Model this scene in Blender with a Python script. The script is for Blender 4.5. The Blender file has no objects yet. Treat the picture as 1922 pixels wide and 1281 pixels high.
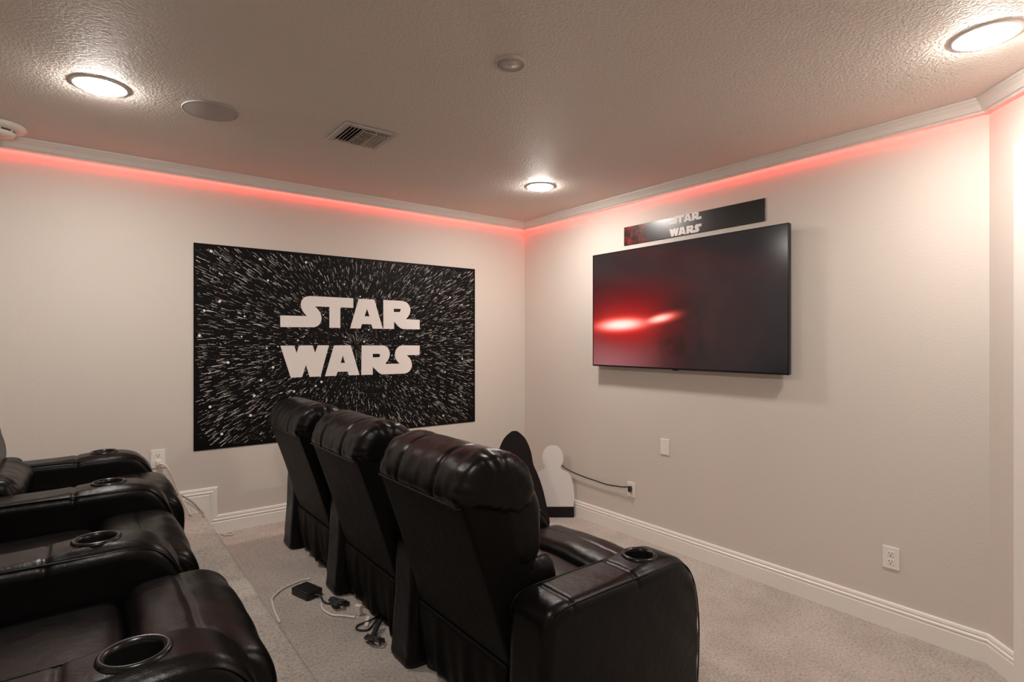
import bpy, bmesh, math, random
from mathutils import Vector, Matrix, noise
from mathutils.geometry import tessellate_polygon

random.seed(7)
sc = bpy.context.scene
COL = sc.collection
PI = math.pi

# ------------------------------------------------------------------ camera, world, exposure
cam_d = bpy.data.cameras.new('camera'); cam = bpy.data.objects.new('camera', cam_d); COL.objects.link(cam)
cam.location = (-3.109, -3.866, 1.4)
cam.rotation_euler = (PI/2, 0, -math.atan2(.6085, .7935))
cam_d.sensor_width = 36; cam_d.lens = 36*1040/1922; cam_d.clip_start = .02
sc.camera = cam
world = bpy.data.worlds.new('world'); sc.world = world; world.use_nodes = True
world.node_tree.nodes['Background'].inputs[0].default_value = (.01, .01, .01, 1)
sc.view_settings.view_transform = 'Standard'
sc.view_settings.look = 'None'
sc.view_settings.exposure = 0.0
sc.view_settings.gamma = 1.0
sc.view_settings.use_curve_mapping = False
LAMP_STRENGTH = 285.0
LAMP_COLOR = (1.0, .93, .865)
LED_STRENGTH = 46.0

# ------------------------------------------------------------------ dimensions
CEIL = 2.45
MID, TOP = .20, .35            # the two carpeted risers
MID_X, TOP_X = -1.312, -2.537  # their front edges
X_REAR, Y_BACK = -4.6, -5.2
ANG = (0, -3.218)              # where the screen wall turns
D45 = Vector((-.7071, -.7071))
ANG_END = (ANG[0]+D45.x*1.25, ANG[1]+D45.y*1.25)

# ------------------------------------------------------------------ helpers
def link(o, parent=None):
    COL.objects.link(o)
    if parent: o.parent = parent
    return o
def tag(o, label=None, cat=None, group=None, kind=None):
    if label: o['label'] = label
    if cat: o['category'] = cat
    if group: o['group'] = group
    if kind: o['kind'] = kind
    return o
def empty(name, loc=(0,0,0), rz=0, parent=None):
    o = bpy.data.objects.new(name, None); o.location = loc; o.rotation_euler = (0,0,rz); o.empty_display_size = .1
    return link(o, parent)
def mobj(name, vs, fs, mat, parent=None, smooth=False):
    me = bpy.data.meshes.new(name); me.from_pydata([tuple(v) for v in vs], [], fs); me.update()
    bm = bmesh.new(); bm.from_mesh(me); bmesh.ops.recalc_face_normals(bm, faces=bm.faces); bm.to_mesh(me); bm.free()
    if smooth: me.polygons.foreach_set('use_smooth', [True]*len(me.polygons))
    if mat: me.materials.append(mat)
    return link(bpy.data.objects.new(name, me), parent)
def bobj(name, bm, mat, parent=None, smooth=False):
    bmesh.ops.recalc_face_normals(bm, faces=bm.faces)
    me = bpy.data.meshes.new(name); bm.to_mesh(me); bm.free()
    if smooth: me.polygons.foreach_set('use_smooth', [True]*len(me.polygons))
    if mat: me.materials.append(mat)
    return link(bpy.data.objects.new(name, me), parent)
def box(name, lo, hi, mat, parent=None, bev=0, seg=2):
    bm = bmesh.new(); bmesh.ops.create_cube(bm, size=1)
    for v in bm.verts:
        v.co = Vector([(lo[i]+hi[i])/2 + v.co[i]*(hi[i]-lo[i]) for i in range(3)])
    if bev: bmesh.ops.bevel(bm, geom=bm.edges[:], offset=bev, segments=seg, affect='EDGES', profile=.5)
    return bobj(name, bm, mat, parent, smooth=False)
def lathe(name, prof, mat, parent=None, n=40, smooth=True):
    vs, fs = [], []
    for r, z in prof:
        for k in range(n):
            a = 2*PI*k/n; vs.append((r*math.cos(a), r*math.sin(a), z))
    for i in range(len(prof)-1):
        for k in range(n):
            fs.append((i*n+k, i*n+(k+1)%n, (i+1)*n+(k+1)%n, (i+1)*n+k))
    bm = bmesh.new(); bv = [bm.verts.new(v) for v in vs]
    for f in fs: bm.faces.new([bv[i] for i in f])
    bmesh.ops.remove_doubles(bm, verts=bm.verts[:], dist=1e-5)
    return bobj(name, bm, mat, parent, smooth)
def cr(p0, p1, p2, p3, t):
    return 0.5*((2*p1)+(-p0+p2)*t+(2*p0-5*p1+4*p2-p3)*t*t+(-p0+3*p1-3*p2+p3)*t*t*t)
def spline(pts, per=8, closed=False):
    P = [Vector(p) for p in pts]; n = len(P); out = []
    for i in range(n if closed else n-1):
        g = (lambda k: P[k % n]) if closed else (lambda k: P[max(0, min(n-1, k))])
        for s in range(per): out.append(cr(g(i-1), g(i), g(i+1), g(i+2), s/per))
    if not closed: out.append(P[-1])
    return out
def tube(name, pts, r, mat, parent=None, per=8, n=8, smooth_path=True):
    P = spline(pts, per) if smooth_path else [Vector(p) for p in pts]
    vs, fs = [], []; up = Vector((.13, .21, 1)).normalized()
    for i, p in enumerate(P):
        t = (P[min(i+1, len(P)-1)]-P[max(i-1, 0)]).normalized()
        a = t.cross(up)
        if a.length < .05: a = t.cross(Vector((1, .2, 0)))
        a.normalize(); b = t.cross(a)
        for k in range(n):
            q = 2*PI*k/n; vs.append(p + a*r*math.cos(q) + b*r*math.sin(q))
    for i in range(len(P)-1):
        for k in range(n):
            fs.append((i*n+k, i*n+(k+1) % n, (i+1)*n+(k+1) % n, (i+1)*n+k))
    fs.append(tuple(range(n))); fs.append(tuple((len(P)-1)*n+k for k in range(n)))
    return mobj(name, vs, fs, mat, parent, True)
def sweep(name, prof, path, mat, parent=None):
    """prof: (distance into the room, height); path: plan polyline with the room on its right."""
    P = [Vector(p) for p in path]; rows = []
    for i, p in enumerate(P):
        d0 = (P[i]-P[i-1]).normalized() if i else None
        d1 = (P[i+1]-P[i]).normalized() if i < len(P)-1 else None
        n0 = Vector((d0.y, -d0.x)) if d0 else None; n1 = Vector((d1.y, -d1.x)) if d1 else None
        if n0 is None: m = n1
        elif n1 is None: m = n0
        else: m = (n0+n1)/(1+n0.dot(n1))
        rows.append([(p.x+m.x*d, p.y+m.y*d, z) for d, z in prof])
    n = len(prof); vs = [v for r in rows for v in r]; fs = []
    for i in range(len(P)-1):
        for k in range(n): fs.append((i*n+k, i*n+(k+1) % n, (i+1)*n+(k+1) % n, (i+1)*n+k))
    fs.append(tuple(range(n))); fs.append(tuple((len(P)-1)*n+k for k in range(n)))
    return mobj(name, vs, fs, mat, parent)
def plate(name, loops, depth, mat, parent=None, axes='xz'):
    """Flat cut-out with holes, front face at -depth, back at 0 (in the plane x-z, thickness along y)."""
    loops = [[Vector((p[0], p[1], 0)) for p in l] for l in loops]
    tri = tessellate_polygon(loops); flat = [p for l in loops for p in l]; n = len(flat)
    vs = [(p.x, -depth, p.y) for p in flat]+[(p.x, 0, p.y) for p in flat]
    fs = [tuple(t) for t in tri]+[tuple(n+i for i in reversed(t)) for t in tri]
    o = 0
    for l in loops:
        m = len(l)
        for k in range(m): fs.append((o+k, o+(k+1) % m, n+o+(k+1) % m, n+o+k))
        o += m
    return mobj(name, vs, fs, mat, parent)
def resample(pts, n):
    P = pts+[pts[0]]; L = [0]
    for a, b in zip(P, P[1:]): L.append(L[-1]+(b-a).length)
    out = []; j = 0
    for i in range(n):
        s = L[-1]*i/n
        while L[j+1] < s: j += 1
        t = (s-L[j])/max(1e-9, L[j+1]-L[j]); out.append(P[j].lerp(P[j+1], t))
    return out
def loft(name, prof, half, r, mat, parent=None, n=96, ny=24, mod=None, smooth=True, ends=7, link_it=True):
    """Cushion: closed x-z profile swept along y from -half to half, ends rounded with radius r."""
    pr = resample(spline([(a, b, 0) for a, b in prof], 10, True), n)
    cx = sum(p.x for p in pr)/n; cz = sum(p.y for p in pr)/n
    hx = (max(p.x for p in pr)-min(p.x for p in pr))/2; hz = (max(p.y for p in pr)-min(p.y for p in pr))/2
    st = []
    for i in range(ends+1):
        a = PI/2*i/ends; st.append((-half+r-r*math.cos(a), r*(1-math.sin(a))))
    mid = [(-half+r+(2*half-2*r)*i/ny, 0) for i in range(1, ny)]
    st = st+mid+[(-y, s) for y, s in reversed(st)]
    vs, fs = [], []
    for y, ins in st:
        for p in pr:
            x = cx+(p.x-cx)*max(.03, 1-ins/hx); z = cz+(p.y-cz)*max(.03, 1-ins/hz); q = Vector((x, y, z))
            if mod: q = mod(q, Vector((p.x-cx, 0, p.y-cz)))
            vs.append(q)
    m = len(st)
    for i in range(m-1):
        for k in range(n): fs.append((i*n+k, i*n+(k+1) % n, (i+1)*n+(k+1) % n, (i+1)*n+k))
    fs.append(tuple(range(n))); fs.append(tuple((m-1)*n+k for k in range(n)))
    return mobj(name, vs, fs, mat, parent, smooth)
def copy_tree(o, parent=None):
    c = o.copy(); COL.objects.link(c)
    if parent: c.parent = parent
    for ch in list(o.children): copy_tree(ch, c)
    return c

# ------------------------------------------------------------------ materials
def new_mat(name):
    m = bpy.data.materials.new(name); m.use_nodes = True
    nt = m.node_tree; return m, nt, nt.nodes['Principled BSDF']
def plain(name, col, rough=.5, spec=.5, metal=0, coat=0):
    m, nt, b = new_mat(name)
    b.inputs['Base Color'].default_value = (*col, 1); b.inputs['Roughness'].default_value = rough
    b.inputs['Specular IOR Level'].default_value = spec; b.inputs['Metallic'].default_value = metal
    b.inputs['Coat Weight'].default_value = coat
    return m
def nd(nt, typ, **kw):
    n = nt.nodes.new(typ)
    for k, v in kw.items(): setattr(n, k, v)
    return n
def noise_tex(nt, coord, scale, detail=4, rough=.6):
    n = nd(nt, 'ShaderNodeTexNoise'); n.inputs['Scale'].default_value = scale
    n.inputs['Detail'].default_value = detail; n.inputs['Roughness'].default_value = rough
    nt.links.new(coord, n.inputs['Vector']); return n
def bump(nt, b, height, strength, dist, prev=None):
    n = nd(nt, 'ShaderNodeBump'); n.inputs['Strength'].default_value = strength; n.inputs['Distance'].default_value = dist
    nt.links.new(height, n.inputs['Height'])
    if prev: nt.links.new(prev.outputs[0], n.inputs['Normal'])
    nt.links.new(n.outputs[0], b.inputs['Normal']); return n
def ramp(nt, fac, stops):
    r = nd(nt, 'ShaderNodeValToRGB'); e = r.color_ramp.elements
    while len(e) < len(stops): e.new(.5)
    for k, (p, c) in enumerate(stops): e[k].position = p; e[k].color = (*c, 1)
    nt.links.new(fac, r.inputs[0]); return r

def m_paint(name, col, scale, strength, dist, rough=.55, two=False):
    m, nt, b = new_mat(name); tc = nd(nt, 'ShaderNodeTexCoord').outputs['Object']
    n1 = noise_tex(nt, tc, scale, 3, .55)
    r = ramp(nt, n1.outputs[0], [(.42, (0, 0, 0)), (.6, (1, 1, 1))]) if two else n1
    bp = bump(nt, b, r.outputs[0], strength, dist)
    if two:
        n3 = noise_tex(nt, tc, scale*2.3, 2, .5); bump(nt, b, n3.outputs[0], strength*.5, dist*.6, bp)
    n2 = noise_tex(nt, tc, 1.3, 2, .5)
    c = ramp(nt, n2.outputs[0], [(.3, tuple(x*.97 for x in col)), (.7, col)])
    nt.links.new(c.outputs[0], b.inputs['Base Color'])
    b.inputs['Roughness'].default_value = rough; b.inputs['Specular IOR Level'].default_value = .3
    return m
M_wall = m_paint('wall_paint', (.675, .62, .562), 90, .16, .004)
M_ceil = m_paint('ceiling_texture', (.71, .65, .592), 84, .45, .005, .6, True)
M_trim = plain('white_trim', (.86, .82, .77), .38)
M_plate = plain('white_plastic', (.84, .80, .75), .35)
M_slot = plain('dark_slot', (.02, .018, .016), .6)
M_grille = plain('speaker_grille', (.46, .425, .40), .85, .15)
M_disc = plain('cover_plate', (.52, .465, .42), .5)
M_vent = plain('vent_metal', (.52, .47, .43), .5)
M_smoke = plain('detector_plastic', (.70, .64, .57), .45)
M_black = plain('black_plastic', (.012, .012, .013), .4)
M_gloss = plain('black_gloss_plastic', (.006, .006, .006), .26, .35)
M_cloth = plain('black_underside_cloth', (.012, .011, .011), .85, .2)

def m_carpet():
    m, nt, b = new_mat('beige_carpet'); tc = nd(nt, 'ShaderNodeTexCoord').outputs['Object']
    n1 = noise_tex(nt, tc, 85, 5, .8); n2 = noise_tex(nt, tc, 3.2, 3, .6); n3 = noise_tex(nt, tc, 330, 2, .7)
    c1 = ramp(nt, n1.outputs[0], [(.32, (.33, .265, .22)), (.48, (.72, .63, .55)), (.66, (.90, .82, .74))])
    c2 = ramp(nt, n2.outputs[0], [(.35, (.80, .79, .79)), (.62, (1, 1, 1))])
    mx = nd(nt, 'ShaderNodeMix', data_type='RGBA', blend_type='MULTIPLY'); mx.inputs[0].default_value = 1
    nt.links.new(c1.outputs[0], mx.inputs[6]); nt.links.new(c2.outputs[0], mx.inputs[7])
    nt.links.new(mx.outputs[2], b.inputs['Base Color'])
    bp = bump(nt, b, n1.outputs[0], .9, .012); bump(nt, b, n3.outputs[0], .7, .006, bp)
    b.inputs['Roughness'].default_value = .95; b.inputs['Specular IOR Level'].default_value = .1
    b.inputs['Sheen Weight'].default_value = .25; b.inputs['Sheen Roughness'].default_value = .6
    return m
M_carpet = m_carpet()
def m_leather(name, col, rough, wr=.35, spec=.3):
    m, nt, b = new_mat(name); tc = nd(nt, 'ShaderNodeTexCoord').outputs['Object']
    v = nd(nt, 'ShaderNodeTexVoronoi'); v.inputs['Scale'].default_value = 420; nt.links.new(tc, v.inputs['Vector'])
    n1 = noise_tex(nt, tc, 9, 4, .55); n2 = noise_tex(nt, tc, 34, 3, .6)
    b1 = bump(nt, b, n1.outputs[0], wr, .02); b2 = bump(nt, b, n2.outputs[0], wr*.35, .006, b1)
    bump(nt, b, v.outputs['Distance'], .12, .001, b2)
    r = nd(nt, 'ShaderNodeMapRange'); r.inputs[3].default_value = rough-.07; r.inputs[4].default_value = rough+.1
    nt.links.new(n2.outputs[0], r.inputs[0]); nt.links.new(r.outputs[0], b.inputs['Roughness'])
    b.inputs['Base Color'].default_value = (*col, 1); b.inputs['Specular IOR Level'].default_value = spec
    return m
M_leather = m_leather('black_leather', (.0040, .0034, .0034), .31, .18, .17)
M_vinyl = m_leather('black_back_vinyl', (.0045, .0038, .0034), .48, .08, .06)

def m_emit(name, col, strength):
    m, nt, b = new_mat(name); nt.nodes.remove(b); e = nd(nt, 'ShaderNodeEmission')
    e.inputs[0].default_value = (*col, 1); e.inputs[1].default_value = strength
    nt.links.new(e.outputs[0], nt.nodes['Material Output'].inputs[0]); return m
M_lamp = m_emit('lamp_lens', LAMP_COLOR, LAMP_STRENGTH)
M_led = m_emit('red_led', (1, .035, .03), LED_STRENGTH)

# ------------------------------------------------------------------ the room
def struct(o): o['kind'] = 'structure'; return o
plan = [(X_REAR, 0), (0, 0), ANG, ANG_END, (ANG_END[0], Y_BACK), (X_REAR, Y_BACK)]
def wall(name, a, b, t=.1):
    d = (Vector(b)-Vector(a)).normalized(); n = Vector((-d.y, d.x))*t   # outwards
    q = [a, b, (b[0]+n.x, b[1]+n.y), (a[0]+n.x, a[1]+n.y)]
    vs = [(x, y, 0) for x, y in q]+[(x, y, CEIL) for x, y in q]
    return struct(mobj(name, vs, [(0, 1, 2, 3), (7, 6, 5, 4), (0, 4, 5, 1), (1, 5, 6, 2), (2, 6, 7, 3), (3, 7, 4, 0)], M_wall))
for nm, a, b in (('wall_left', plan[0], plan[1]), ('wall_right', plan[1], plan[2]), ('wall_angled', plan[2], plan[3]),
                 ('wall_entry', plan[3], plan[4]), ('wall_back', plan[4], plan[5]), ('wall_rear', plan[5], plan[0])):
    wall(nm, a, b)
def slab(name, z0, z1, mat):
    n = len(plan); vs = [(x, y, z0) for x, y in plan]+[(x, y, z1) for x, y in plan]
    fs = [tuple(range(n)), tuple(range(n, 2*n))]+[(k, (k+1) % n, n+(k+1) % n, n+k) for k in range(n)]
    return struct(mobj(name, vs, fs, mat))
slab('floor', -.08, 0, M_carpet)
slab('ceiling', CEIL, CEIL+.08, M_ceil)
def riser(name, x1, z0, z1):
    r = .022; prof = [(X_REAR, z0), (x1, z0)]+[(x1-r+r*math.cos(a), z1-r+r*math.sin(a)) for a in [PI/2*i/6 for i in range(7)]]+[(X_REAR, z1)]
    n = len(prof); vs = [(x, Y_BACK, z) for x, z in prof]+[(x, 0, z) for x, z in prof]
    fs = [tuple(range(n)), tuple(range(n, 2*n))]+[(k, (k+1) % n, n+(k+1) % n, n+k) for k in range(n)]
    return struct(mobj(name, vs, fs, M_carpet))
riser('floor_middle', MID_X, 0, MID)
riser('floor_rear', TOP_X, MID, TOP)

crown = [(0, 2.424), (.019, 2.424), (.019, 2.389), (.026, 2.389), (.029, 2.398), (.039, 2.400), (.050, 2.420), (.060, 2.430), (.064, 2.437), (.070, 2.438), (.070, CEIL), (0, CEIL)]
struct(sweep('trim_1', crown, plan[:4], plain('crown_shaded_trim', (.74, .69, .64), .45)))  # trim white dimmed: the crown's shade from the lamps is put into its colour
def base_prof(z, h): return [(0, z), (.015, z), (.015, z+h-.045), (.012, z+h-.041), (.012, z+h-.036), (.015, z+h-.032), (.015, z+h-.027), (.009, z+h-.022), (.011, z+h-.014), (.009, z+h-.004), (.006, z+h), (0, z+h)]
struct(sweep('baseboard_right', base_prof(0, .127), [(0, 0), ANG, (ANG[0]+D45.x*.166, ANG[1]+D45.y*.166)], M_trim))
# stepped board on the poster wall: each level a length of board, the upper ones closed by an upright moulding
STEP1, STEP2 = -1.235, -2.463
bl = struct(empty('baseboard_left', (0, 0, 0)))
def board(x0, x1, z, h, cut0, cut1):
    """Board along the poster wall; a cut end is mitred over the moulding so that the upright return meets it."""
    K = .045; pr = [(0, z), (.015, z)]+base_prof(z, h)[2:]
    f = lambda zz: max(-K, zz-(z+h))
    a = [(x0+(f(zz) if cut0 else 0), -d, zz) for d, zz in pr]; b = [(x1+(f(zz) if cut1 else 0), -d, zz) for d, zz in pr]; n = len(pr)
    return mobj('board', a+b, [tuple(range(n)), tuple(range(n, 2*n))]+[(k, (k+1) % n, n+(k+1) % n, n+k) for k in range(n)], M_trim, bl)
board(STEP1, 0, 0, .127, True, False)
board(STEP2, STEP1, MID, .114, True, True)
board(X_REAR, STEP2, TOP, .142, False, True)
for xe, zl, zh, zf in ((STEP1, .127, MID+.114, 0), (STEP2, MID+.114, TOP+.142, MID)):
    box('backing_board', (xe-.25, -.0148, zf), (xe-.045, -.0005, zh-.05), M_trim, bl)
    pr = [(0, -.045)]+[(d, w) for d, w in base_prof(0, 0)[2:]]; n = len(pr)
    vs = [(xe+w, -d, zl+w) for d, w in pr]+[(xe+w, -d, zh+w) for d, w in pr]
    mobj('return_moulding', vs, [tuple(range(n)), tuple(range(n, 2*n))]+[(k, (k+1) % n, n+(k+1) % n, n+k) for k in range(n)], M_trim, bl)

# red light strip tucked under the crown moulding
led = sweep('led_strip', [(.0155, 2.394), (.0185, 2.394), (.0185, 2.402), (.0155, 2.402)], [(X_REAR+.01, 0), (0, 0), ANG, (ANG_END[0]-D45.x*.01, ANG_END[1]-D45.y*.01)], M_led)
tag(led, 'glowing red light strip running along the walls under the crown moulding', 'light strip')

# door in the angled wall: only the edge of its casing shows
def on_angle(s, off): return Vector((ANG[0], ANG[1]))+D45*s+Vector((-.7071, .7071))*off
door = struct(empty('door_1', (*on_angle(.166, 0), 0), math.atan2(-.7071, -.7071)))
# local x runs along the wall, local -y points into the room
def casing(name, x0, x1, z0, z1):
    return box(name, (x0, -.022, z0), (x1, -.0005, z1), M_trim, door, .004)
casing('door_casing', 0, .085, 0, 2.20); casing('door_casing', .845, .93, 0, 2.20); casing('door_head_casing', .085, .845, 2.115, 2.20)
dp = box('door_panel', (.088, -.012, .012), (.842, -.0005, 2.112), M_trim, door, .002)
for z0, z1 in ((.2, .95), (1.1, 1.95)):
    box('raised_panel', (.20, -.018, z0), (.73, -.0125, z1), M_trim, door, .004)
kn = lathe('door_knob', [(0, .062), (.018, .060), (.027, .048), (.026, .034), (.012, .026), (.011, .006), (.028, .005), (.028, 0), (0, 0)], plain('brushed_nickel', (.5, .48, .45), .3, metal=1), door, 24)
kn.location = (.15, -.0125, .98); kn.rotation_euler = (PI/2, 0, 0)

# ------------------------------------------------------------------ recliners
def nz(q, s): return noise.noise(Vector(q)*s)
def make_arm_mesh():
    prof = [(-.475, .0), (-.488, .06), (-.475, .25), (-.470, .40), (-.458, .465), (-.415, .492), (-.30, .494), (-.15, .496), (0, .498), (.09, .497),
            (.145, .473), (.188, .41), (.212, .32), (.218, .20), (.208, .08), (.20, .0), (.0, -.002), (-.3, -.002)]
    def mod(q, d):
        q = q.copy()
        if q.z > .38:
            q.z += .014*math.exp(-((q.x/.10)**2+(q.y/.09)**2)) - .006*math.exp(-((q.x+.105)/.006)**2) - .006*math.exp(-((q.x+.37)/.006)**2)
            q.z -= .006*math.exp(-((q.x+.02)/.13)**2)*(1 if abs(q.y) > .06 else 0)
        if -.1 < q.x < .16 and q.z > .36: q.y *= 1+.06*math.exp(-(q.x/.09)**2)*min(1, (q.z-.36)/.1)
        if q.x > .16: q += Vector((.006*nz(q, 14), .004*nz(q+Vector((3, 1, 0)), 16), 0))
        if q.z < .003: q.z = 0
        return q
    o = loft('arm', prof, .0875, .034, M_leather, None, n=340, ny=14, mod=mod)
    bm = bmesh.new(); bmesh.ops.create_cone(bm, cap_ends=True, segments=40, radius1=.0435, radius2=.0435, depth=.22)
    cut = bobj('cutter', bm, M_leather); cut.location = (0, 0, .52)
    md = o.modifiers.new('cup', 'BOOLEAN'); md.operation = 'DIFFERENCE'; md.object = cut; md.solver = 'EXACT'
    bpy.context.view_layer.update()
    me = bpy.data.meshes.new_from_object(o.evaluated_get(bpy.context.evaluated_depsgraph_get()))
    me.name = 'arm'; me.materials.clear(); me.materials.append(M_leather)
    bpy.data.objects.remove(o); bpy.data.objects.remove(cut)
    return me
ARM_ME = make_arm_mesh()
def add_arm(root, y):
    a = link(bpy.data.objects.new('arm', ARM_ME), root); a.location = (0, y, 0)
    c = lathe('cup_holder', [(.0575, -.010), (.058, -.001), (.0565, .005), (.052, .0085), (.047, .007), (.0435, .002), (.0420, -.004), (.039, -.088), (.034, -.092), (0, -.092)], M_gloss, a, 48)
    c.location = (0, 0, .507)
    for s in (-1, 1):
        yy = s*.0775
        tube('piping', [(-.462, yy, .438), (-.440, yy, .472), (-.385, yy, .4845), (-.30, yy, .487), (-.19, yy, .488), (-.10, yy*1.02, .488), (0, yy*1.04, .488), (.07, yy*1.02, .487), (.125, yy, .474), (.170, yy, .430), (.198, yy, .36), (.2125, yy, .26), (.212, yy, .16), (.205, yy, .06)], .0026, M_leather, a, 6, 6)
    return a
def wrinkle(amp, s, edge):
    def mod(q, d):
        e = max(0, (abs(q.y)-edge)/.08); u = Vector((d.x, 0, d.z)); 
        if u.length < 1e-4: return q
        u.normalize()
        return q + u*(amp*(.35+1.3*min(1, e))*nz((q.x*1.0, q.y*2.2, q.z*1.0), s)+amp*.5*nz((q.x, q.y, q.z+5), s*2.6)*min(1, e))
    return mod
def make_recliner():
    root = empty('recliner')
    box('base', (-.40, -.262, .0), (.14, .262, .29), M_cloth, root, .01)
    # seat cushion and the padded footrest in front of it
    def seat_mod(q, d):
        q = q.copy()
        if q.z > .33: q.z += .026*(1-(q.y/.27)**2)+.004*nz(q, 9)
        return q
    loft('seat', [(-.37, .292), (-.38, .34), (-.33, .368), (-.2, .372), (-.08, .375), (-.02, .369), (.004, .345), (.004, .315), (-.03, .292), (-.2, .292)], .272, .035, M_leather, root, mod=seat_mod)
    def foot_mod(q, d):
        q = q.copy()
        if q.z > .30: q.z += .020*(1-(q.y/.27)**2)-.004*math.exp(-((q.x-.125)/.008)**2)
        return q+Vector((.005*nz(q, 11), 0, .004*nz(q+Vector((4, 0, 0)), 11)))
    loft('footrest', [(.012, .31), (.010, .36), (.03, .392), (.075, .405), (.14, .405), (.20, .398), (.245, .365), (.266, .29), (.258, .18), (.242, .09), (.205, .062), (.17, .09), (.16, .22), (.13, .29), (.06, .295)], .270, .035, M_leather, root, n=200, mod=foot_mod)
    # back: flat shell, roll over the top, upper cushion, lumbar cushion, hanging flap
    sh = [(-.607, .742), (-.598, .765), (-.53, .775), (-.42, .745), (-.375, .60), (-.33, .40), (-.30, .24), (-.34, .205), (-.41, .205), (-.438, .215), (-.452, .26), (-.525, .50)]
    loft('back_shell', sh, .272, .014, M_vinyl, root, n=120, ends=4)
    def head_mod(q, d):
        w = wrinkle(.005, 12, .17)(q, d); u = Vector((d.x, 0, d.z)).normalized()
        for ys in (-.115, .115): w -= u*.006*math.exp(-((q.y-ys)/.006)**2)
        g = max(0, min(1, (abs(q.y)-.2)/.08))
        return w + u*(.009*g*nz((math.atan2(d.z, d.x)*2.6, q.y*3, 1.7), 1.0)+.005*g*nz((math.atan2(d.z, d.x)*6, q.y*6, 4.2), 1.0))
    loft('headrest', [(-.613, .742), (-.617, .79), (-.590, .845), (-.540, .878), (-.475, .884), (-.410, .862), (-.365, .815), (-.345, .755), (-.355, .70), (-.40, .672), (-.47, .69), (-.55, .722)], .283, .055, M_leather, root, n=110, ny=70, ends=9, mod=head_mod)
    for p in ((-.6145, .742),):
        tube('piping', [(p[0], -.262, p[1]), (p[0]-.002, 0, p[1]), (p[0], .262, p[1])], .0035, M_leather, root, 8, 6)
    loft('back_cushion', [(-.50, .77), (-.43, .805), (-.365, .785), (-.330, .72), (-.318, .63), (-.325, .555), (-.355, .52), (-.41, .515), (-.45, .60)], .276, .05, M_leather, root, n=80, ny=40, mod=wrinkle(.006, 9, .18))
    loft('lumbar_cushion', [(-.41, .53), (-.35, .555), (-.295, .545), (-.258, .50), (-.252, .455), (-.28, .425), (-.34, .415), (-.40, .43)], .274, .045, M_leather, root, n=80, ny=50, mod=wrinkle(.008, 15, .12))
    vs, fs = [], []; NY, NZ = 60, 10
    for side in (0, 1):
        for i in range(NY+1):
            y = -.262+.524*i/NY
            for k in range(NZ+1):
                t = k/NZ; z = .262-(.222+.018*math.sin(i*.21+1))*t
                x = -.458+.030*t*t-.012*t+(.010*t*math.sin(y*34)+.006*t*math.sin(y*71+1))
                vs.append((x+side*.004, y, z))
    m = (NY+1)*(NZ+1); g = lambda s, i, k: s*m+i*(NZ+1)+k
    for i in range(NY):
        for k in range(NZ):
            fs.append((g(0, i, k), g(0, i+1, k), g(0, i+1, k+1), g(0, i, k+1))); fs.append((g(1, i, k), g(1, i, k+1), g(1, i+1, k+1), g(1, i+1, k)))
    for i in range(NY):
        for k in (0, NZ): fs.append((g(0, i, k), g(1, i, k), g(1, i+1, k), g(0, i+1, k)))
    for k in range(NZ):
        for i in (0, NY): fs.append((g(0, i, k), g(1, i, k), g(1, i, k+1), g(0, i, k+1)))
    mobj('back_flap', vs, fs, M_vinyl, root, True)
    add_arm(root, -.365)
    return root
FX, FY, RX, RY = -1.695, -2.331, -3.043, -2.341
proto = make_recliner()
where_f = ['black leather recliner in the front row nearest the camera, its outer arm showing',
           'middle black leather recliner of the front row seen from behind',
           'farthest black leather recliner of the front row, beside the starburst poster']
where_r = ['black leather recliner nearest the camera in the rear row, only seat and arms showing',
           'middle black leather recliner of the rear row with a seat cushion between two arms',
           'farthest black leather recliner of the rear row, against the poster wall side']
for row, (X, Y, Z, labs, grp) in enumerate(((FX, FY, MID, where_f, 'front row of recliners'), (RX, RY, TOP, where_r, 'rear row of recliners'))):
    for k in range(3):
        r = proto if (row == 0 and k == 0) else copy_tree(proto)
        r.location = (X-(.045 if row and k == 1 else 0), Y+.73*k, Z); tag(r, labs[k], 'recliner', grp)
for row, k in ((0, 2), (1, 2)):
    r = [o for o in COL.objects if o.get('label') == (where_f, where_r)[row][k]][0]
    add_arm(r, .365)

# the rear row is set back a little further than the front one: its backs lean about the seat joint
PIV = Matrix.Translation((-.27, 0, .45)); LEAN = PIV @ Matrix.Rotation(math.radians(-9), 4, 'Y') @ PIV.inverted()
for r in [o for o in COL.objects if o.get('group') == 'rear row of recliners']:
    for ch in r.children:
        if ch.name.split('.')[0] in ('back_shell', 'headrest', 'piping', 'back_cushion', 'lumbar_cushion', 'back_flap'): ch.matrix_local = LEAN @ ch.matrix_local

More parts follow.
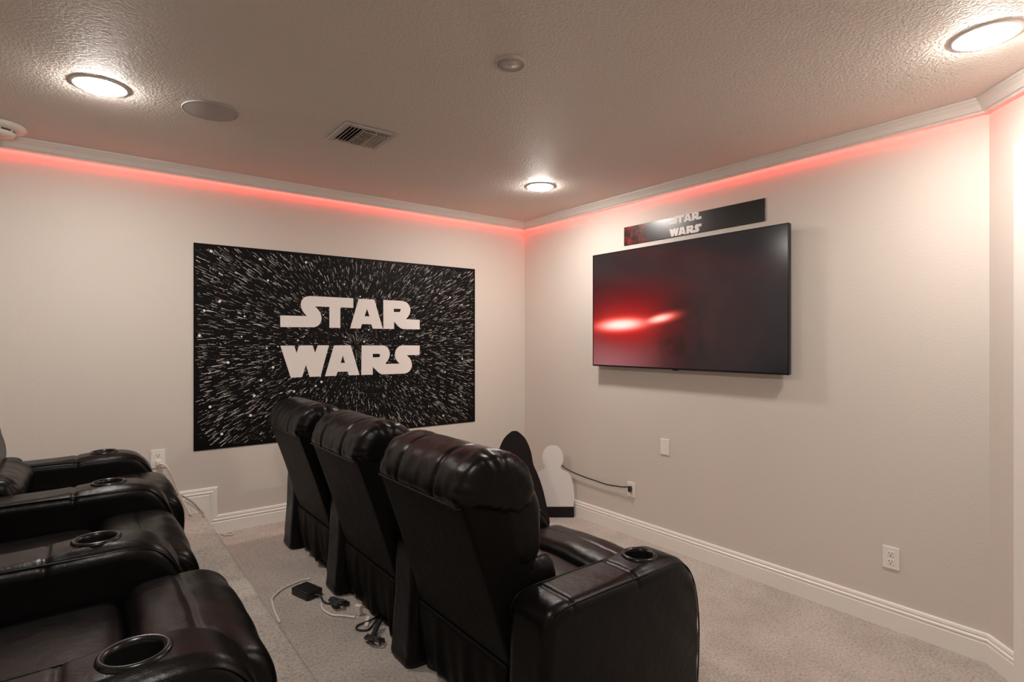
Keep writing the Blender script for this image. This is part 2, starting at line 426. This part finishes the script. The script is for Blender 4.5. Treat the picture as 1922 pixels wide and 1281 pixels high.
# ------------------------------------------------------------------ poster with raised lettering
LET = {
'ST': [[(-0.525,0.206,0),(-0.351,0.207,0),(-0.371,0.229,1),(-0.386,0.256,1),(-0.391,0.289,1),(-0.383,0.316,1),(-0.362,0.337,1),(-0.329,0.345,1),(-0.023,0.344,0),(-0.023,0.274,0),(-0.118,0.275,0),(-0.118,0.129,0),(-0.196,0.129,0),(-0.196,0.275,0),(-0.296,0.275,0),(-0.268,0.246,1),(-0.255,0.217,1),(-0.251,0.192,1),(-0.256,0.168,1),(-0.271,0.146,1),(-0.299,0.131,1),(-0.524,0.129,0)]],
'A': [[(0.017,0.342,0),(0.137,0.342,0),(0.204,0.127,0),(0.125,0.127,0),(0.113,0.159,0),(0.042,0.159,0),(0.032,0.127,0),(-0.046,0.127,0)],[(0.081,0.272,0),(0.1,0.217,0),(0.062,0.217,0)]],
'R': [[(0.208,0.342,0),(0.354,0.342,1),(0.395,0.333,1),(0.422,0.308,1),(0.431,0.274,1),(0.422,0.238,1),(0.393,0.203,0),(0.511,0.201,0),(0.511,0.127,0),(0.371,0.127,1),(0.339,0.14,1),(0.295,0.184,0),(0.295,0.127,0),(0.209,0.127,0)],[(0.293,0.28,0),(0.348,0.28,0),(0.35,0.272,0),(0.341,0.256,0),(0.293,0.255,0)]],
'W': [[(-0.524,0.005,0),(-0.435,0.005,0),(-0.419,-0.046,0),(-0.403,0.006,0),(-0.312,0.006,0),(-0.295,-0.046,0),(-0.278,0.006,0),(-0.199,0.006,0),(-0.258,-0.21,0),(-0.333,-0.21,0),(-0.357,-0.127,0),(-0.383,-0.21,0),(-0.457,-0.211,0)]],
'A2': [[(-0.163,0.005,0),(-0.042,0.005,0),(0.023,-0.21,0),(-0.056,-0.21,0),(-0.065,-0.183,0),(-0.137,-0.182,0),(-0.148,-0.21,0),(-0.227,-0.21,0)],[(-0.1,-0.066,0),(-0.084,-0.12,0),(-0.116,-0.12,0)]],
'RS': [[(0.04,0.004,0),(0.209,0.003,1),(0.239,-0.01,1),(0.256,-0.039,1),(0.26,-0.069,1),(0.248,-0.102,1),(0.222,-0.136,0),(0.341,-0.136,0),(0.317,-0.112,1),(0.303,-0.083,1),(0.303,-0.056,1),(0.313,-0.026,1),(0.339,-0.004,1),(0.369,0.003,1),(0.511,0.001,0),(0.509,-0.072,0),(0.4,-0.073,0),(0.428,-0.1,1),(0.443,-0.137,1),(0.442,-0.164,1),(0.428,-0.191,1),(0.402,-0.208,1),(0.372,-0.213,1),(0.199,-0.213,1),(0.169,-0.197,1),(0.125,-0.152,0),(0.125,-0.212,0),(0.037,-0.211,0)],[(0.125,-0.058,0),(0.176,-0.059,0),(0.184,-0.071,0),(0.176,-0.084,0),(0.125,-0.085,0)]],
}
def outline(lp, s=1, off=(0, 0)):
    n = len(lp); out = []
    for i in range(n):
        a, b = lp[i], lp[(i+1) % n]; out.append((a[0], a[1]))
        if a[2] or b[2]:
            p1, p2 = Vector(a[:2]), Vector(b[:2])
            p0 = Vector(lp[i-1][:2]) if a[2] and (p1-Vector(lp[i-1][:2])).length < .12 else p1
            p3 = Vector(lp[(i+2) % n][:2]) if b[2] and (p2-Vector(lp[(i+2) % n][:2])).length < .12 else p2
            if (p2-p1).length < .12:
                for t in (.25, .5, .75): out.append(tuple(cr(p0, p1, p2, p3, t)))
    return [(x*s+off[0], y*s+off[1]) for x, y in out]
M_print = plain('poster_black', (.004, .0035, .0035), .5, .12)
M_letter = plain('poster_white', (.80, .755, .72), .5, .3)
M_str = [plain('streak_white', (.86, .82, .78), .5, .2), plain('streak_grey', (.34, .31, .29), .5, .2), plain('streak_dim', (.10, .092, .088), .5, .2)]
PW, PH = 1.0285, .637
poster = empty('wall_poster', (-1.5655, -.0005, 1.364))
tag(poster, 'large black starburst poster with bold white lettering on the wall behind the front recliners', 'poster')
box('panel', (-PW, -.004, -PH), (PW, 0, PH), M_print, poster, .0008, 1)
for k, lps in LET.items():
    o = plate('letter', [outline(l) for l in lps], .0012, M_letter, poster); o.location = (0, -.0046, 0)
vs, fs, mi = [], [], []
def quad(c, d, L, w, m):
    n = Vector((-d.y, d.x)); b = len(vs); tip = w*.35
    for p in (c-d*L*.5-n*tip, c+d*L*.5-n*w, c+d*L*.5+n*w, c-d*L*.5+n*tip): vs.append((p.x, -.00445, p.y))
    fs.append((b, b+1, b+2, b+3)); mi.append(m)
def disc(c, r, m, n=10):
    b = len(vs)
    for k in range(n): vs.append((c.x+r*math.cos(2*PI*k/n), -.00450, c.y+r*math.sin(2*PI*k/n)))
    fs.append(tuple(range(b, b+n))); mi.append(m)
rs = random.Random(11)
for _ in range(4700):
    c = Vector((rs.uniform(-PW+.02, PW-.02), rs.uniform(-PH+.02, PH-.02))); rad = c.length
    if rad < .02: continue
    d = c/rad
    a = Vector((d.x+rs.gauss(0, .05), d.y+rs.gauss(0, .05))).normalized()
    L = (.006+.034*min(1, rad/.9))*rs.choice((.25, .5, .7, .9, 1.0, 1.5)); w = rs.choice((.0008, .0010, .0013, .0017))
    e = c+a*L*.5
    if abs(e.x) > PW-.008 or abs(e.y) > PH-.008: continue
    quad(c, a, L, w, rs.choices((0, 1, 2), (.36, .34, .30))[0])
for k in range(60):     # finer lines close to the centre of the burst
    a = 2*PI*k/60+rs.uniform(-.04, .04); d = Vector((math.cos(a), math.sin(a))); quad(d*rs.uniform(.03, .11), d, rs.uniform(.02, .06), .0008, rs.choice((0, 1)))
for k in range(46):     # the axis rows of dashes
    s = rs.uniform(.08, 1)
    for d in (Vector((1, 0)), Vector((-1, 0)), Vector((0, 1)), Vector((0, -1))):
        c = d*s*(PW-.03 if d.x else PH-.03); quad(c, d, .022, .0011, rs.choice((0, 1)))
for u, v in [(-.933,.593),(-.649,.569),(-.356,.574),(-.886,.284),(-.997,.07),(-.838,-.1),(-.57,-.138),(-.643,-.22),(-.939,-.372),(-.874,-.547),(-.437,-.304),(-.251,-.248),(-.685,-.318),(-.707,-.444)]:
    disc(Vector((u, v)), .0085, 0)
for _ in range(46): disc(Vector((rs.uniform(-.98, .98), rs.uniform(-.6, .6))), rs.uniform(.004, .0075), 0)
for _ in range(1500): disc(Vector((rs.uniform(-1.01, 1.01), rs.uniform(-.62, .62))), rs.uniform(.0012, .0028), rs.choice((0, 1, 1, 2)), 6)
so = mobj('star_streaks', vs, fs, M_str[0], poster); so['kind'] = 'stuff'
so.data.materials.append(M_str[1]); so.data.materials.append(M_str[2]); so.data.polygons.foreach_set('material_index', mi)
so.data.flip_normals() if so.data.polygons[0].normal.y > 0 else None

# ------------------------------------------------------------------ television
TVY, TVZ, TVH, TVV = -1.649, 1.630, .738, .417
def m_screen():
    m, nt, b = new_mat('tv_picture'); tc = nd(nt, 'ShaderNodeTexCoord').outputs['Object']
    def gauss(c, s, rot=0, p=2.0):
        mp = nd(nt, 'ShaderNodeMapping', vector_type='TEXTURE'); mp.inputs['Location'].default_value = (c[0], 0, c[1])
        mp.inputs['Rotation'].default_value = (0, -rot, 0); mp.inputs['Scale'].default_value = (s[0], 1, s[1])
        nt.links.new(tc, mp.inputs[0]); ln = nd(nt, 'ShaderNodeVectorMath', operation='LENGTH'); nt.links.new(mp.outputs[0], ln.inputs[0])
        pw = nd(nt, 'ShaderNodeMath', operation='POWER'); nt.links.new(ln.outputs['Value'], pw.inputs[0]); pw.inputs[1].default_value = p
        ng = nd(nt, 'ShaderNodeMath', operation='MULTIPLY'); nt.links.new(pw.outputs[0], ng.inputs[0]); ng.inputs[1].default_value = -1
        ex = nd(nt, 'ShaderNodeMath', operation='EXPONENT'); nt.links.new(ng.outputs[0], ex.inputs[0]); return ex.outputs[0]
    cur = None
    def mix(fac, col, mode='MIX', k=1.0):
        nonlocal cur
        mx = nd(nt, 'ShaderNodeMix', data_type='RGBA', blend_type=mode); mx.inputs[7].default_value = (*col, 1)
        f = nd(nt, 'ShaderNodeMath', operation='MULTIPLY'); nt.links.new(fac, f.inputs[0]); f.inputs[1].default_value = k; nt.links.new(f.outputs[0], mx.inputs[0])
        nt.links.new(cur, mx.inputs[6]); cur = mx.outputs[2]
    n = noise_tex(nt, tc, 2.2, 3, .5)
    cur = ramp(nt, n.outputs[0], [(.3, (.009, .0085, .010)), (.7, (.022, .021, .022))]).outputs[0]
    mix(gauss((-.60, -.40), (.40, .22)), (.36, .16, .17), 'MIX', .9)       # pale fog low on the left
    mix(gauss((-.42, -.12), (.52, .26)), (.34, .006, .006), 'MIX', .85)     # red glow
    smoke = noise_tex(nt, tc, 7, 5, .6)
    sm = nd(nt, 'ShaderNodeMath', operation='MULTIPLY'); nt.links.new(gauss((.16, -.20), (.36, .30), 0, 4), sm.inputs[0]); nt.links.new(smoke.outputs[0], sm.inputs[1])
    mix(sm.outputs[0], (.016, .011, .010), 'MIX', 1.6)                      # drifting dark smoke
    mix(gauss((-.43, -.11), (.26, .10)), (.62, .008, .006), 'MIX', .9)
    mix(gauss((-.47, -.113), (.235, .052), .03, 3), (1, .10, .06), 'ADD', 1)
    mix(gauss((-.46, -.113), (.17, .034), .03, 3), (1, .8, .72), 'ADD', 1.0)
    mix(gauss((-.10, -.078), (.125, .032), .16, 3), (1, .10, .06), 'ADD', .9)
    mix(gauss((-.12, -.08), (.085, .020), .16, 3), (1, .8, .72), 'ADD', .8)
    nt.links.new(cur, b.inputs['Emission Color']); b.inputs['Emission Strength'].default_value = 1.0
    b.inputs['Base Color'].default_value = (.006, .006, .007, 1); b.inputs['Roughness'].default_value = .16; b.inputs['Specular IOR Level'].default_value = .4
    return m
tv = empty('television', (0, TVY, TVZ), -PI/2)     # local -y faces the room, local x runs to the viewer's right
tag(tv, 'large flat wall-mounted television with a red glow on its screen', 'television')
TF = -.072
box('screen', (-TVH+.006, TF, -TVV+.010), (TVH-.006, TF+.004, TVV-.006), m_screen(), tv)
bz = plate('bezel', [[(-TVH, -TVV), (TVH, -TVV), (TVH, TVV), (-TVH, TVV)], [(-TVH+.006, -TVV+.010), (TVH-.006, -TVV+.010), (TVH-.006, TVV-.006), (-TVH+.006, TVV-.006)]], .008, M_gloss, tv); bz.location = (0, TF+.0065, 0)
box('back_housing', (-TVH+.001, TF+.0068, -TVV+.001), (TVH-.001, TF+.030, TVV-.001), M_black, tv, .003)
box('back_bulge', (-TVH*.78, TF+.0302, -TVV+.02), (TVH*.78, TF+.050, TVV*.3), M_black, tv, .006)
box('wall_mount', (-.25, -.0215, -.15), (.25, -.0008, .15), M_black, tv, .003)
box('status_light_bar', (-.02, TF-.0005, -TVV-.006), (.02, TF+.012, -TVV-.0002), M_black, tv, .001)

# ------------------------------------------------------------------ banner above the television
def m_banner():
    m, nt, b = new_mat('banner_print'); tc = nd(nt, 'ShaderNodeTexCoord').outputs['Object']
    sx = nd(nt, 'ShaderNodeSeparateXYZ'); nt.links.new(tc, sx.inputs[0])
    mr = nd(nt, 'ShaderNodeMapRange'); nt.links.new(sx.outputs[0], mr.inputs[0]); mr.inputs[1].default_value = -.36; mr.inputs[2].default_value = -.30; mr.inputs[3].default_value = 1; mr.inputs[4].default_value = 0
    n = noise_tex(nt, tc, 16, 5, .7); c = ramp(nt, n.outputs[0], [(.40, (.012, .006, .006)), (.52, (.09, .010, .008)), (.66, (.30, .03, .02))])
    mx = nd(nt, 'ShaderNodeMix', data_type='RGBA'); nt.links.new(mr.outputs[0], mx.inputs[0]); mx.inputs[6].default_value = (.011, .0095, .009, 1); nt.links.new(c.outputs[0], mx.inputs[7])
    nt.links.new(mx.outputs[2], b.inputs['Base Color']); b.inputs['Roughness'].default_value = .28; return m
bn = empty('banner_sign', (-.0005, -1.690, 2.160), -PI/2)
tag(bn, 'long narrow black sign with small white lettering above the television', 'sign')
box('panel', (-.530, -.006, -.0665), (.530, 0, .0665), m_banner(), bn, .001, 1)
M_sign = plain('sign_white', (.80, .76, .72), .45)
for k, lps in LET.items():
    o = plate('letter', [outline(l, .236, (-.008, -.012)) for l in lps], .0012, M_sign, bn); o.location = (0, -.0068, 0)

# ------------------------------------------------------------------ ceiling fittings
lamps = [((-3.066, -1.029), 'round recessed ceiling light near the ceiling speaker and smoke detector'),
         ((-.67, -1.0), 'round recessed ceiling light near the far corner of the room'),
         ((-.659, -3.346), 'round recessed ceiling light close to the angled wall and door'),
         ((-3.066, -3.346), 'round recessed ceiling light over the near end of the rear recliners')]
lp = None
for (x, y), lab in lamps:
    if lp is None:
        o = lp = empty('ceiling_light')
        lathe('trim_ring', [(.083, -.001), (.083, -.006), (.087, -.007), (.094, -.006), (.099, -.0025), (.100, -.0005), (.083, -.0005)], M_trim, o, 64)
        lathe('lens', [(.0825, -.002), (.081, -.009), (.070, -.015), (.042, -.019), (0, -.020)], M_lamp, o, 48)
    else: o = copy_tree(lp)
    o.location = (x, y, CEIL); tag(o, lab, 'ceiling light', 'recessed ceiling lights')
o = empty('ceiling_speaker', (-2.664, -1.028, CEIL)); tag(o, 'round grey speaker grille flush in the ceiling', 'speaker')
lathe('frame_ring', [(.1085, -.0005), (.1085, -.006), (.110, -.0072), (.1125, -.006), (.113, -.0005)], M_grille, o, 64)
lathe('grille', [(.108, -.001), (.108, -.0062), (.104, -.0070), (0, -.0072)], M_grille, o, 64)
o = empty('ceiling_cover_plate', (-1.843, -2.203, CEIL)); tag(o, 'small round blank plate in the middle of the ceiling', 'cover plate')
lathe('rim', [(.050, -.0005), (.050, -.007), (.054, -.010), (.0585, -.008), (.060, -.0005)], M_disc, o, 48)
lathe('disc', [(.0495, -.001), (.0495, -.0065), (0, -.008)], M_disc, o, 48)
o = empty('smoke_detector', (-3.452, -.222, CEIL)); tag(o, 'white round smoke detector on the ceiling at the left edge', 'smoke detector')
lathe('base', [(.105, -.0005), (.108, -.010), (.100, -.022), (.070, -.027), (.0, -.027)], M_smoke, o, 48)
lathe('chamber', [(.062, -.0275), (.060, -.034), (.0, -.034)], M_slot, o, 40)
lathe('cap', [(.0, -.0345), (.064, -.0345), (.066, -.038), (.060, -.052), (.030, -.056), (0, -.056)], M_smoke, o, 48)
for k in range(8):
    a = 2*PI*k/8+.2; b_ = box('rib', (.055, -.004, -.0345), (.067, .004, -.027), M_smoke, o); b_.rotation_euler = (0, 0, a)
v = empty('ceiling_vent', (-1.994, -1.153, CEIL)); tag(v, 'square white metal air vent with three banks of slats in the ceiling', 'vent')
box('recess_shade', (-.105, -.105, -.002), (.105, .105, -.0006), M_slot, v)  # dark sheet painting the shade of a recess; the ceiling is not pierced
for nm, lo, hi in (('frame_side', (-.135, -.135), (-.105, .135)), ('frame_side', (.105, -.135), (.135, .135)), ('frame_side', (-.105, -.135), (.105, -.105)), ('frame_side', (-.105, .105), (.105, .135))):
    box(nm, (*lo, -.010), (*hi, -.0006), M_vent, v, .003)
def slat(c, L, along_y, tilt):
    s = box('slat', (-.0012, -L/2, -.010), (.0012, L/2, .010), M_vent, v); s.location = (c[0], c[1], -.0115)
    s.rotation_euler = (0, tilt, 0) if along_y else (0, tilt, PI/2)
for k in range(4): slat((-.095+.018*k, 0), .205, True, .75)
for k in range(4): slat((.094-.019*k, 0), .205, True, -.55)
for k in range(9): slat((0, -.092+.023*k), .052, False, .55)
for x in (-.031, .031): box('divider', (x-.002, -.104, -.016), (x+.002, .104, -.003), M_vent, v)

# ------------------------------------------------------------------ outlets, blank plate, cords
def wall_plate(name, loc, rz, label, cat, kind, grp=None):
    o = empty(name, loc, rz); tag(o, label, cat, grp)
    box('plate', (-.036, -.006, -.054), (.036, -.0006, .054), M_plate, o, .0025)
    if kind == 'outlet':
        for s in (-1, 1):
            r = box('receptacle', (-.016, -.0075, s*.0195-.0135), (.016, -.0062, s*.0195+.0135), M_plate, o, .0006, 1)
            for x in (-.0065, .0065): box('slot', (x-.0012, -.0079, s*.0195-.001), (x+.0012, -.0074, s*.0195+.008), M_slot, r)
            box('slot', (-.0026, -.0079, s*.0195-.010), (.0026, -.0074, s*.0195-.005), M_slot, r)
    else:
        for s in (-1, 1): sc_ = lathe('screw', [(0, .0015), (.003, .001), (.0032, 0)], M_plate, o, 12); sc_.location = (0, -.0062, s*.042); sc_.rotation_euler = (PI/2, 0, 0)
    return o
wall_plate('power_outlet', (0, -2.848, .344), -PI/2, 'white wall outlet with nothing plugged in, low on the wall right of the television', 'outlet', 'outlet')
wall_plate('power_outlet', (0, -1.226, .331), -PI/2, 'white wall outlet with a black plug and cord in it', 'outlet', 'outlet')
wall_plate('blank_wall_plate', (0, -1.517, .682), -PI/2, 'plain white blank wall plate below the television', 'wall plate', 'blank')
wall_plate('power_outlet', (-2.777, 0, .705), 0, 'white wall outlet beside the poster, behind the rear recliner arms', 'outlet', 'outlet')
M_cord = plain('black_cord', (.018, .016, .015), .45); M_white = plain('white_cord', (.70, .64, .58), .45); M_greyc = plain('grey_cord', (.34, .30, .27), .5)
o = empty('extension_lead', (-.0085, -1.226, .345)); tag(o, 'thin black cord running along the wall to the outlet', 'cord')
box('plug', (-.022, -.011, -.028), (0, .011, .012), M_cord, o, .003)
tube('cord', [(-.018, .008, .008), (-.02, .06, -.004), (-.012, .12, -.012), (-.012, .225, -.020), (-.012, .36, -.014), (-.012, .45, -.010), (-.014, .63, .010), (-.018, .76, .05), (-.022, .90, .06)], .0045, M_cord, o)
o = empty('white_charger_cord', (-2.777, -.008, .685)); tag(o, 'white plug with a short white cord in the outlet by the poster', 'cord')
box('plug', (-.013, -.030, -.016), (.013, 0, .012), M_white, o, .004)
tube('cord', [(.005, -.03, -.004), (.03, -.05, -.012), (.052, -.055, -.05), (.075, -.05, -.11), (.10, -.045, -.19), (.13, -.05, -.26), (.16, -.06, -.325)], .006, M_white, o)
o = tube('grey_cord', [(-2.72, -.05, TOP+.16), (-2.66, -.035, TOP+.125), (-2.60, -.03, TOP+.07), (-2.565, -.03, TOP+.022), (-2.55, -.05, TOP+.006), (-2.56, -.14, TOP+.005)], .0045, M_greyc)
tag(o, 'thin grey cord dropping past the step in the baseboard', 'cord')
zc = MID+.005
o = tube('white_cable', [(-2.222, -1.045, zc), (-2.24, -1.035, zc), (-2.28, -1.040, zc), (-2.362, -1.075, zc), (-2.424, -1.145, zc), (-2.438, -1.2, zc), (-2.45, -1.275, zc), (-2.46, -1.40, zc)], .0048, M_white)
tag(o, 'white cable curving over the carpet behind the far recliners', 'cable')
o = tube('thin_white_cable', [(-2.44, -.10, zc), (-2.437, -.06, zc), (-2.41, -.046, zc), (-2.388, -.072, zc), (-2.405, -.105, zc), (-2.43, -.095, zc+.006), (-2.446, -.06, zc), (-2.452, -.03, zc)], .0032, M_white)
tag(o, 'small loop of thin white cable on the carpet by the baseboard step', 'cable')
o = empty('power_adapter', (-2.285, -1.200, MID), .30); tag(o, 'black box power adapter on the carpet behind the far recliners', 'power adapter')
box('body', (-.042, -.062, .001), (.042, .062, .036), M_black, o, .005)
tube('cord', [(0, .061, .018), (.0, .08, .015), (.012, .10, .006), (.03, .115, .005)], .004, M_cord, o)
tube('cord', [(0, -.061, .018), (.012, -.09, .012), (.0, -.12, .006), (-.005, -.15, .005), (.0, -.17, .005)], .0045, M_cord, o)
def tangle(name, c, label, seed, n, rad, mat, r=.004):
    rr = random.Random(seed); pts = []
    for k in range(n):
        a = k*2.1+rr.uniform(-.4, .4); q = rad*rr.uniform(.5, 1.05)
        pts.append((c[0]+q*math.cos(a)*.8, c[1]+q*math.sin(a)*1.3, zc+(k % 3)*.010+rr.uniform(0, .006)))
    o = tube(name, pts, r, mat); tag(o, label, 'cable', 'tangled cables behind the recliners'); return o
tangle('black_cable', (-2.205, -1.40), 'black cable coiled on the carpet beside the black adapter', 3, 16, .05, M_cord, .0055)
tangle('black_cable', (-2.205, -1.79), 'knotted black cable on the carpet behind the nearest front recliner', 5, 14, .042, M_cord, .0045)
o = tube('black_cable', [(-2.10, -1.60, zc), (-2.15, -1.625, zc+.004), (-2.205, -1.625, zc), (-2.222, -1.655, zc), (-2.19, -1.685, zc), (-2.15, -1.66, zc+.004), (-2.11, -1.63, zc+.01)], .0042, M_cord)
tag(o, 'single open loop of black cable on the carpet behind the middle recliner', 'cable', 'tangled cables behind the recliners')
o = tube('white_connector_cable', [(-2.262, -1.335, zc), (-2.275, -1.40, zc), (-2.262, -1.47, zc), (-2.225, -1.51, zc), (-2.19, -1.555, zc)], .005, M_white)
tag(o, 'short white cable lying across the coiled black one', 'cable', 'tangled cables behind the recliners')
o = box('white_plug', (-.010, -.016, 0), (.010, .016, .042), M_white, None, .003); o.location = (-2.165, -1.53, MID+.001); o.rotation_euler = (0, 0, .4); tag(o, 'small white plug standing on the carpet behind the middle recliner', 'plug')
o = box('white_cable_tag', (-.008, -.05, 0), (.008, .03, .008), M_white, None, .002); o.location = (-2.158, -1.61, MID+.001); o.rotation_euler = (0, 0, -.5); tag(o, 'flat white cable end on the carpet by the black loop', 'plug')
o = box('black_strap', (-.010, -.055, 0), (.010, .055, .014), M_black, None, .004); o.location = (-2.175, -1.735, MID+.002); o.rotation_euler = (.25, 0, -.75); o.location.z += .013; tag(o, 'black flat strap end poking out behind the recliners', 'strap')

# ------------------------------------------------------------------ two cut-out figures in the corner, kept plain
M_std_b = plain('standee_black', (.014, .011, .012), .6, .15); M_std_w = plain('standee_white', (.74, .70, .68), .5); M_card = plain('card_edge', (.35, .28, .2), .8)
RZ = -math.atan2(.6085, .7935)
def standee(name, loc, loop, mat, label, lean):
    o = empty(name, loc, RZ); tag(o, label, 'standee')
    p = plate('cutout', [loop], .006, mat, o); p.rotation_euler = (-lean, 0, 0)
    h = max(q[1] for q in loop)*.55
    s = plate('support_strut', [[(-.05, 0), (.05, 0), (.03, h), (-.03, h)]], .003, M_card, o); s.location = (0, .085, .001); s.rotation_euler = (math.atan2(.07, h), 0, 0)
    return o, p
arch = [(p.x, p.y) for p in spline([(q[0], q[1], 0) for q in [(.27, .001), (.262, .06), (.22, .25), (.18, .37), (.145, .45), (.125, .55), (.085, .645), (.03, .700), (.0, .708), (-.03, .700), (-.085, .645), (-.125, .55), (-.145, .45), (-.18, .37), (-.22, .25), (-.262, .06), (-.27, .001)]], 6)]
standee('standing_cutout', (-.507, -.506, 0), arch, M_std_b, 'tall plain black pointed cutout standing in the corner', .02)
bust = [(.165, .0), (.165, .09), (.172, .16), (.160, .27), (.130, .345), (.075, .378), (.062, .40), (.082, .44), (.078, .51), (.045, .557), (0, .570), (-.045, .557), (-.078, .51), (-.082, .44), (-.062, .40), (-.075, .378), (-.125, .345), (-.145, .27), (-.150, .16), (-.150, .09), (-.150, 0)]
bust = [(x-.02, z) for x, z in bust]
bs = [(p.x, max(.001, p.y)) for p in spline([(q[0], q[1], 0) for q in bust], 6)]
o, p = standee('standing_cutout', (-.160, -.585, 0), bs, M_std_w, 'short plain white rounded cutout with a black foot against the wall', .02)
box('foot_panel', (-.172, -.0085, .001), (.148, -.0062, .085), M_std_b, p)
